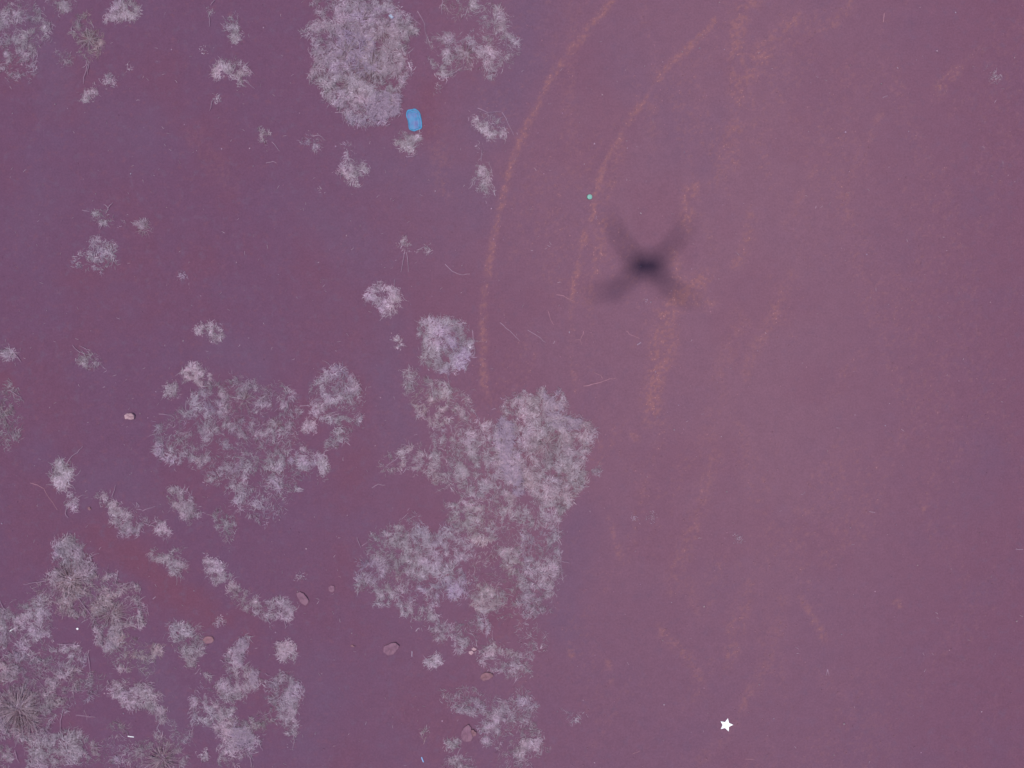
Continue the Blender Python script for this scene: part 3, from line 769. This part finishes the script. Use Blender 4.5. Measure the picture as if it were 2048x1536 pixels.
mat_('boot shaped dense grass patch below the small upright tuft', '540,1360 560,1345 590,1350 605,1370 598,1400 590,1440 600,1465 588,1480 580,1470 565,1450 545,1430 540,1400', gap=.33, d=1.15, lil=.35, stems=['588,1468 589,1485 585,1497', '540,1425 525,1432', '530,1347 540,1350'])
mat_('grass patch near the bottom left corner, below the radiating clump', '55,1480 100,1465 150,1460 175,1475 180,1500 170,1525 120,1536 60,1536 50,1505', gap=.40, lil=.45, stems=['182,1495 205,1493', '30,1500 40,1525'])
mat_('dark rooted grass clump on the bottom edge with slanting stalks', '275,1480 310,1470 350,1490 375,1515 370,1536 255,1536 265,1510', gap=.42, tan=.3, rad=[(325,1518,300,.12,.07,.45)])
tuft('grass tuft cut by the bottom left corner of the photo', '0,1485 15,1490 25,1530 0,1536', gap=.38)
tuft('tiny grass spot between the bottom dark rooted clump and the looping stem patch', '398,1505 410,1498 414,1515 404,1522', gap=.36, L=.03)
tuft('thin grass bits on red soil between the corner clump and the bent band', '218,1440 240,1435 265,1448 250,1465 228,1460', gap=.48, tan=.4)

# --- thin straggling growth that ties the larger patches together
mat_('thin straggling grass on red soil in the middle of the central thicket', '930,1000 1010,1000 1050,1020 1060,1060 1045,1110 1050,1180 1035,1235 1000,1240 960,1225 940,1180 950,1120 985,1085 940,1050', gap=.47, d=.6, tan=.4)
mat_('thin straggling grass joining the upper arm to the central mass', '850,850 900,850 945,880 930,905 905,925 880,940 860,915 870,885', gap=.45, d=.7, tan=.3)
mat_('thin straggling grass below the tall lobed clump, above the upright strip', '1035,985 1065,1010 1115,1030 1118,1050 1080,1052 1048,1062 1030,1030', gap=.42, d=.8)
mat_('thin straggling grass between the left edge patch and the corner clump', '60,1298 100,1275 118,1300 165,1302 180,1330 140,1335 90,1320 40,1305', gap=.46, d=.7)
mat_('thin straggling grass on red soil right of the corner clump', '215,1360 260,1355 300,1365 310,1385 270,1375 240,1380 220,1372', gap=.45, d=.7, tan=.4)
mat_('thin straggling grass between the bottom corner patch and the dark bottom clump', '182,1480 230,1470 270,1480 262,1515 240,1536 175,1530', gap=.48, d=.7, tan=.3)
mat_('thin straggling grass between the teardrop patch and the antler shaped patch', '425,1400 450,1402 470,1412 450,1440 430,1450 428,1425', gap=.44, d=.8)
mat_('thin straggling grass right of the spreading bottom patch', '500,1430 530,1420 545,1435 530,1460 515,1470', gap=.45, d=.7, tan=.4)
mat_('thin straggling grass above the bottom edge, left of the antler patch', '330,1440 375,1450 382,1480 360,1490 345,1470', gap=.47, d=.7)
mat_('thin straggling grass strip along the lower right of the central thicket', '1010,1440 1060,1445 1085,1465 1040,1470 1012,1480', gap=.46, d=.7)

# --- faint tufts on the bare side
for lab, cx_, cy_ in [('faint grey grass spot just below the drone shadow', 1291, 606), ('left one of two small grey grass spots on bare soil', 1268, 1035),
                      ('right one of two small grey grass spots on bare soil', 1304, 1031), ('pale grass spot far right of the two grey spots', 1477, 1079)]:
    tuft(lab, ' '.join('%.0f,%.0f' % (cx_ + 6.5 * math.cos(a), cy_ + 6.5 * math.sin(a)) for a in np.linspace(0, 5.3, 7)), gap=.38, L=.02, d=.6, lil=.7, white=0)
tuft('faint pale grass wisp near the right edge, upper right', '1978,150 1986,147 1995,156 2005,162 1990,162', gap=.42, L=.026, d=.6, lil=.6)

# ------------------------------------------------------------------ straw litter (stuff) and single twigs
n = 900
lx = rng.uniform(-3, 3, n); ly = rng.uniform(-2.25, 2.25, n)
kk = rng.uniform(0, 1, n) < np.where(lx < .3, .9, .22); lx, ly = lx[kk], ly[kk]; n = len(lx)
v, q, c = blades(lx, ly, rng.uniform(0, 6.28, n), rng.uniform(.008, .026, n), rng.uniform(.0012, .0026, n), hz(lx, ly) + .002,
                 np.full(n, .002), np.full(n, .001), rng.normal(0, .6, n), C_PALE * rng.uniform(.6, 1.1, (n, 1)))
o = bpy.data.objects.new('straw_litter', mesh_arrays('straw_litter', v, q, c, M_GRASS)); COL.objects.link(o)
o['kind'] = 'stuff'; tag(o, 'tiny bits of pale straw strewn over the soil', 'straw')

def litter(name, label, cat, line, r0=.0032, r1=.0018, mat=None, group=None, wob=.6, side=None):
    L = refine(pts(line), 3, wob); r0 *= .62; r1 *= .62
    ox, oy = P(*L[0]); oz = hz1(ox, oy)
    q3 = []
    for q in L:
        x, y = P(*q); q3.append((x - ox, y - oy, hz1(x, y) - oz + r0 * .9))
    v, f = tube(q3, r0, r1, 5)
    o = finish(name, v, f, mat or M_TWIG, None, (ox, oy, oz))
    if side:
        L = refine(pts(side), 2, wob)
        q3 = []
        for q in L:
            x, y = P(*q); q3.append((x - ox, y - oy, hz1(x, y) - oz + r0 * .8))
        v, f = tube(q3, r0 * .7, r1 * .7, 5)
        finish('side_shoot', v, f, mat or M_TWIG, o)
    tag(o, label, cat, group)
    return o

G = 'loose twigs and stalks on the soil'
litter('twig', 'longest pale orange twig on bare soil, above the tall lobed clump', 'twig', '1167,772 1195,766 1214,760 1232,756', .005, .003, group=G, side='1205,757 1202,751 1188,745')
litter('twig', 'pale slanting twig at the lower end of the second orange line', 'twig', '1113,589 1128,592 1146,602', .0042, .002, group=G)
litter('twig', 'forked twig between the second orange line and the drone shadow, lower', 'twig', '1167,662 1161,679 1150,680', .0038, .002, group=G, side='1160,680 1163,690')
litter('twig', 'thin slanting twig left of the tiny pale splinter on bare soil', 'twig', '1252,662 1262,670 1279,677', .003, .002, group=G)
litter('twig', 'thin dark twig below the slanting twig at the second orange line', 'twig', '1096,622 1101,640 1108,650', .0026, .0018, group=G)
litter('twig', 'short thick upright peg of wood, upper right on bare soil', 'twig', '1768,27 1766,45', .006, .005, group=G, wob=.2)
litter('twig', 'short pale splinter on bare soil below the drone shadow', 'splinter', '1274,690 1282,685', .0055, .005, M_STEM, group=G, wob=.1)
litter('dry_stalk', 'long dark pink stalk left of the small bright tuft', 'stalk', '61,966 75,970 88,977 100,998 115,1020', .0036, .002, group=G)
litter('dry_stalk', 'thin curved stalk left of the straight orange line, upright end left', 'stalk', '890,528 905,543 920,549 940,548', .003, .002, M_STEM, group=G)
litter('dry_stalk', 'thin slanting stalk right of the straight orange line', 'stalk', '1000,645 1020,662 1040,682', .0026, .0018, M_STEM, group=G)
litter('dry_stalk', 'faint crossed stalk on bare soil right of the round grass disc', 'stalk', '1055,660 1075,672 1092,685', .0024, .0016, M_STEM, group=G)
litter('dry_stalk', 'hairpin shaped pale stalk on bare soil, lower right', 'stalk', '1655,1338 1652,1351', .0036, .002, M_STEM, group=G, wob=.1, side='1655,1338 1658,1351')
litter('dry_stalk', 'white short peg right of the largest pale stone', 'stalk', '824,1302 824,1313', .0045, .004, M_PEBBLE_G, group=G, wob=.1)
litter('dry_stalk', 'thin stalk on bare soil near the bottom edge, left of the star', 'stalk', '1265,1507 1280,1501', .003, .002, group=G)
litter('dry_stalk', 'short straight stalk on the bottom edge soil below the star', 'stalk', '1491,1518 1509,1518', .0028, .002, group=G, wob=.1)
litter('dry_stalk', 'long thin straight stalk in the lower left, right of the radiating clump', 'stalk', '152,1430 172,1432 192,1435', .0028, .0018, M_STEM, group=G, side='168,1420 174,1432 174,1440')
litter('dry_stalk', 'short curved stalk on bare soil, upper right', 'stalk', '1765,196 1770,193 1775,192', .0034, .002, M_STEM, group=G, wob=.1)
litter('dry_stalk', 'short flat stalk at the right edge of the bare soil', 'stalk', '2031,1098 2046,1099', .003, .002, M_STEM, group=G, wob=.1)
litter('dry_stalk', 'tiny flat stalk on bare soil, right part, below the middle', 'stalk', '1738,1023 1750,1025', .003, .002, M_STEM, group=G, wob=.1)
litter('dry_stalk', 'thin bent stalk left of the small pale tuft with a bent stem', 'stalk', '532,326 545,323 553,326', .0028, .002, M_STEM, group=G)
litter('dry_stalk', 'pale slanting stalk in the lower left, right of the rooted clump', 'stalk', '306,1198 312,1193', .004, .003, M_STEM, group=G, wob=.1)
litter('dry_stalk', 'small curled stalk between the crescent patch and the feathered patch', 'stalk', '744,976 757,968 770,970', .003, .002, M_STEM, group=G)
GS = 'bright white splinters glinting in the grass'
litter('white_splinter', 'bright white splinter lying in the left edge patch', 'splinter', '20,1262 30,1256', .0042, .0036, M_SHINY, GS, .1)
litter('white_splinter', 'bright white splinter near the bottom, left of the dark rooted bottom clump', 'splinter', '256,1472 268,1474', .0046, .004, M_SHINY, GS, .1)
litter('white_splinter', 'thin white splinter in the big radiating corner clump', 'splinter', '55,1394 63,1400', .0036, .003, M_SHINY, GS, .1)
litter('white_splinter', 'small white splinter beside the two lobed stone', 'splinter', '960,1468 964,1465', .0042, .004, M_PEBBLE_G, GS, .05)
litter('blue_plastic_strip', 'small pale blue plastic strip near the bottom edge', 'plastic strip', '843,1514 847,1524', .0052, .005, M_BLUE_L, None, .05)

# ------------------------------------------------------------------ stones
def stone(name, label, outline, height, mat, cat='stone', group='stones half set in the soil', lob=1.0):
    poly = pts(outline)
    cxp = sum(q[0] for q in poly) / len(poly); cyp = sum(q[1] for q in poly) / len(poly)
    ox, oy = P(cxp, cyp); oz = hz1(ox, oy)
    ring = []
    m = len(poly)
    for i in range(m):                                   # smooth closed outline
        p0, p1, p2, p3 = (poly[(i + j - 1) % m] for j in range(4))
        for t in (0, .35, .7):
            q = []
            for a, b, c, d in zip(p0, p1, p2, p3):
                cr = .5 * (2 * b + (c - a) * t + (2 * a - 5 * b + 4 * c - d) * t * t + (3 * b - a - 3 * c + d) * t ** 3)
                q.append(.3 * cr + .7 * (b + (c - b) * t) + rng.normal(0, .35))
            ring.append(((q[0] - cxp) * S, -(q[1] - cyp) * S))
    V = []; F = []
    prof = [(.92, -.35), (.97, .0), (1.0, .4), (.98, .74), (.92, .88), (.72, .95), (.45, .98), (.2, 1.0)]
    k = len(ring)
    for s, h in prof:
        for (x, y) in ring:
            nz = float(fbm(np.array([x + ox]), np.array([y + oy]), 45, 2, 77)[0]) - .5
            tilt = .80 + .55 * (x * .75 + y * .65) / max(.02, max(math.hypot(a, b) for a, b in ring))
            V.append((x * s * (1 + .05 * nz), y * s * (1 + .05 * nz), height * (h * tilt if h > 0 else h) + (.5 * height * nz if h > .8 else 0)))
    for r in range(len(prof) - 1):
        for i in range(k):
            a = r * k + i; b = r * k + (i + 1) % k
            F.append((a, b, b + k, a + k))
    F.append(tuple(range((len(prof) - 1) * k, len(prof) * k))); F.append(tuple(range(k))[::-1])
    if sum(ring[i][0] * ring[(i + 1) % k][1] - ring[(i + 1) % k][0] * ring[i][1] for i in range(k)) < 0:
        F = [f[::-1] for f in F]
    o = finish(name, V, F, mat, None, (ox, oy, oz))
    tag(o, label, cat, group)
    return o

stone('stone', 'rounded soil coloured stone with a dark upper edge, left one of the stones', '593,1186 600,1183 608,1186 616,1194 618,1204 612,1211 603,1206 596,1196', .017, M_ROCK)
stone('stone', 'largest pale angular stone in the open below the flat grass mat', '768,1292 778,1287 792,1284 799,1291 796,1298 787,1308 776,1311 767,1305', .017, M_ROCK)
stone('stone', 'orange tinted stone under the pale grass patch', '962,1349 972,1343 983,1345 987,1350 978,1358 968,1362 961,1357', .016, M_ROCK_O)
two = stone('stone', 'two lobed stone near the bottom edge, larger left half', '922,1466 928,1455 937,1447 942,1452 943,1462 946,1474 942,1482 930,1483 923,1476', .017, M_ROCK)
stone('stone', 'small round stone resting against the two lobed stone', '942,1458 948,1458 953,1464 952,1470 946,1472 942,1466', .018, M_ROCK_O)
stone('stone', 'pink glinting stone alone on the left, left of the widest open grass patch', '249,831 255,827 266,826 271,831 269,839 259,839 251,838', .028, M_PEBBLE)
stone('stone', 'flat red stone beside a grass patch in the lower left', '405,1280 412,1273 424,1272 429,1279 424,1286 412,1287', .010, M_ROCK_O)
stone('stone', 'flat bluish stone nearly buried, right above the rounded stone', '657,1176 662,1171 669,1171 670,1180 664,1184 658,1182', .010, M_ROCK)
stone('pebble', 'upper pale oval pebble between the forked patch and the pale patch', '943,1297 948,1294 953,1296 953,1299 947,1301', .012, M_PEBBLE, 'pebble', 'pale pebbles')
stone('pebble', 'lower pale pebble touching the upper pale oval one', '938,1302 944,1300 948,1304 943,1309 938,1307', .012, M_PEBBLE, 'pebble', 'pale pebbles')
stone('pebble', 'pale sliver of stone left of the largest angular stone', '699,1291 705,1289 711,1292 706,1294', .008, M_ROCK_O, 'pebble', 'pale pebbles')
stone('pebble', 'small round brown pebble in the diagonal tuft chain', '175,1016 180,1013 183,1018 179,1021', .012, M_ROCK_O, 'pebble', 'pale pebbles')
stone('pebble', 'grey pebble in the dark rooted clump', '148,1140 153,1139 156,1144 153,1150 148,1148', .016, M_PEBBLE_G, 'pebble', 'pale pebbles')
stone('white_bead', 'bright white bead on red soil, lower left', '153,1257 155,1255 157.5,1256.5 157,1259 154,1259.5', .008, M_SHINY, 'bead', None)
stone('white_chip', 'small white chip on bare soil, upper left', '260,347 262,346 263,347.5 261,349', .008, M_PEBBLE_G, 'chip', 'white chips')
stone('white_chip', 'small white chip on red soil, bottom left', '246,1426.5 248,1425.5 249,1427 247.4,1428', .008, M_PEBBLE_G, 'chip', 'white chips')
stone('white_chip', 'white chip beside the second orange line, above the forked twig', '1137,663.5 1139,662 1140,664 1139.3,666 1137.5,666', .008, M_PEBBLE_G, 'chip', 'white chips')
stone('white_chip', 'white glinting chip on the right rim of the round grass disc', '938,694.5 941,693 943,695 940,697', .014, M_SHINY, 'chip', 'white chips')
stone('plastic_scrap', 'pale blue glinting scrap in the biggest grass clump', '778,33 783,32.5 788,37 784,39 780,36', .05, M_BLUE_P, 'chip', 'white chips')

# ------------------------------------------------------------------ blue tray
def smooth_ring(poly, sub=4):
    out = []; m = len(poly)
    for i in range(m):
        p0, p1, p2, p3 = (poly[(i + j - 1) % m] for j in range(4))
        for t in [j / sub for j in range(sub)]:
            out.append(tuple(.5 * (2 * b + (c - a) * t + (2 * a - 5 * b + 4 * c - d) * t * t + (3 * b - a - 3 * c + d) * t ** 3)
                             for a, b, c, d in zip(p0, p1, p2, p3)))
    return out

def loft(ring, prof, cap=True):
    V = []; F = []; k = len(ring)
    for s, z in prof:
        V += [(x * s, y * s, z) for x, y in ring]
    for r in range(len(prof) - 1):
        for i in range(k):
            a = r * k + i; b = r * k + (i + 1) % k
            F.append((a, b, b + k, a + k))
    if cap:
        F.append(tuple(range((len(prof) - 1) * k, len(prof) * k)))
    return V, F

lx_, ly_ = P(829, 240); lz_ = hz1(lx_, ly_)
lid = empty('blue_plastic_tray', (lx_, ly_, lz_))
tag(lid, 'crumpled bright blue plastic tray at the foot of the biggest grass clump', 'plastic tray')
outline = pts('815,221 823,219 830,217.5 837,222 841,229 843,240 844,249 843,257 835,260 828,262.5 819,259 817,250 815.5,241 812.5,231')
ring = [((x - 829) * S, -(y - 240) * S) for x, y in smooth_ring(outline, 4)][::-1]
v, f = loft(ring, [(1.0, .000), (1.02, .005), (.99, .009), (.93, .010), (.88, .007), (.86, .0045)], cap=False)
v = [(x, y, z + (.004 * math.sin(40 * x + 1) * math.cos(55 * y)) * (z > .003)) for x, y, z in v]
finish('rim', v, f, M_BLUE, lid, smooth_sh=True)
fl = []; ff = []
k = len(ring); levels = [.87, .72, .5, .28, .1]
for s in levels:
    for x, y in ring:
        X_, Y_ = x * s, y * s
        fl.append((X_, Y_, .005 + .005 * (float(fbm(np.array([X_]), np.array([Y_]), 60, 2, 91)[0]) - .35) * 2.2 * (1 if s < .86 else 0)))
for r in range(len(levels) - 1):
    for i in range(k):
        a = r * k + i; b = r * k + (i + 1) % k
        ff.append((a, b, b + k, a + k))
ff.append(tuple(range((len(levels) - 1) * k, len(levels) * k)))
finish('panel', fl, ff, M_BLUE_D, lid, smooth_sh=True)
for a, b in (('834,228 838,240 839,256', .0035), ('818,226 827,223 835,226', .003)):
    q3 = [((x - 829) * S, -(y - 240) * S, .009) for x, y in refine(pts(a), 4, .3)]
    v, f = tube(q3, b, b, 6)
    finish('fold', v, f, M_BLUE, lid, smooth_sh=True)

# ------------------------------------------------------------------ green bottle cap
gx0, gy0 = P(1178.7, 394); gz0 = hz1(gx0, gy0)
cap = empty('bottle_cap', (gx0, gy0, gz0 + .001))
cap.rotation_euler = (math.radians(5), math.radians(8), .4)
tag(cap, 'mint green bottle cap beside the second orange line', 'bottle cap')
ring = []
for i in range(48):
    a = 2 * math.pi * i / 48; r = .0152 * (1 + .03 * (i % 2))
    ring.append((r * math.cos(a), r * math.sin(a)))
v, f = loft(ring, [(1.0, -.004), (1.0, .010), (.96, .0125)], cap=False)
finish('skirt', v, f, M_GREEN, cap)
v, f = loft(ring, [(.965, .0122), (.90, .0135), (.5, .0132)])
finish('top', v, f, M_MINT, cap, smooth_sh=True)

# ------------------------------------------------------------------ white star
sx, sy = P(1452.3, 1448.6); sz = hz1(sx, sy)
star_pts = []
tips = pts('1466,1448.8 1455.3,1436 1441,1442 1441.3,1457.3 1457,1462')
inn = pts('1457.5,1445.3 1449.8,1443.6 1445,1449.3 1449.5,1455.0 1457.3,1452.8')
for a, b in zip(tips, inn):
    star_pts += [((a[0] - 1452.3) * S, -(a[1] - 1448.6) * S), ((b[0] - 1452.3) * S, -(b[1] - 1448.6) * S)]
if sum(star_pts[i][0] * star_pts[(i + 1) % 10][1] - star_pts[(i + 1) % 10][0] * star_pts[i][1] for i in range(10)) < 0:
    star_pts = star_pts[::-1]
v, f = loft(star_pts, [(1.0, -.004), (1.02, .004), (1.0, .0055), (.9, .0062)])
star = finish('white_star', v, f, M_WHITE, None, (sx, sy, sz + .002))
tag(star, 'bright white five pointed star lying on bare soil near the bottom edge', 'star')

# ------------------------------------------------------------------ the drone that carries the camera and casts the shadow
drone = empty('quadcopter_drone', (0, 0, DRONE_Z))
tag(drone, 'small grey quadcopter hovering above, casting the blurred cross shaped shadow', 'drone')
def superell(a, b, c, n1=.55, n2=.6, nu=28, nv=14):
    V = []; F = []
    sp = lambda t, n: math.copysign(abs(t) ** n, t)
    for j in range(nv + 1):
        ph = -math.pi / 2 + math.pi * j / nv
        for i in range(nu):
            th = 2 * math.pi * i / nu
            V.append((a * sp(math.cos(ph), n1) * sp(math.cos(th), n2), b * sp(math.cos(ph), n1) * sp(math.sin(th), n2), c * sp(math.sin(ph), n1)))
    for j in range(nv):
        for i in range(nu):
            F.append((j * nu + i, j * nu + (i + 1) % nu, (j + 1) * nu + (i + 1) % nu, (j + 1) * nu + i))
    return V, F
v, f = superell(.106, .070, .045)
body = finish('body', v, f, M_GREY, drone, (0, 0, .03), True)
v, f = superell(.07, .04, .014)
finish('battery', v, f, M_DARK, body, (0, 0, .045), True)
v, f = superell(.024, .022, .02, .8, .8)
gim = finish('gimbal_camera', v, f, M_DARK, drone, (0, 0, -.062), True)
v, f = tube([(0, 0, .055), (0, 0, .015)], .012, .010, 10)
finish('gimbal_mount', v, f, M_GREY, gim)
motors = [(-.165, .185, 2.1), (.185, .165, .95), (-.225, -.155, .12), (.175, -.160, 2.75)]
for mx_, my_, ang in motors:
    kx, ky = math.copysign(.075, mx_), math.copysign(.045, my_)
    v, f = tube([(kx, ky, .02), ((kx + mx_) / 2, (ky + my_) / 2, .035), (mx_, my_, .035)], .019, .016, 8)
    arm = finish('arm', v, f, M_GREY, drone)
    v, f = tube([(mx_, my_, .02), (mx_, my_, .06)], .017, .016, 14)
    finish('motor', v, f, M_DARK, arm)
    V_ = []; F_ = []
    for sgn in (1, -1):
        b0 = len(V_)
        for r, w_, tw in ((.008, .010, .4), (.035, .032, .38), (.080, .028, .3), (.125, .012, .2)):
            for e in (1, -1):
                V_.append((sgn * r, sgn * e * w_ * .5, e * w_ * .5 * tw + .002)); V_.append((sgn * r, sgn * e * w_ * .5, e * w_ * .5 * tw - .001))
        for s in range(3):
            a = b0 + 4 * s; b = a + 4
            F_ += [(a, a + 2, b + 2, b), (a + 1, b + 1, b + 3, a + 3), (a, b, b + 1, a + 1), (a + 2, a + 3, b + 3, b + 2)]
        F_.append((b0, b0 + 1, b0 + 3, b0 + 2)); F_.append((b0 + 12, b0 + 14, b0 + 15, b0 + 13))
    pr = finish('propeller', V_, F_, M_DARK, arm, (mx_, my_, .064))
    pr.rotation_euler = (0, 0, ang)
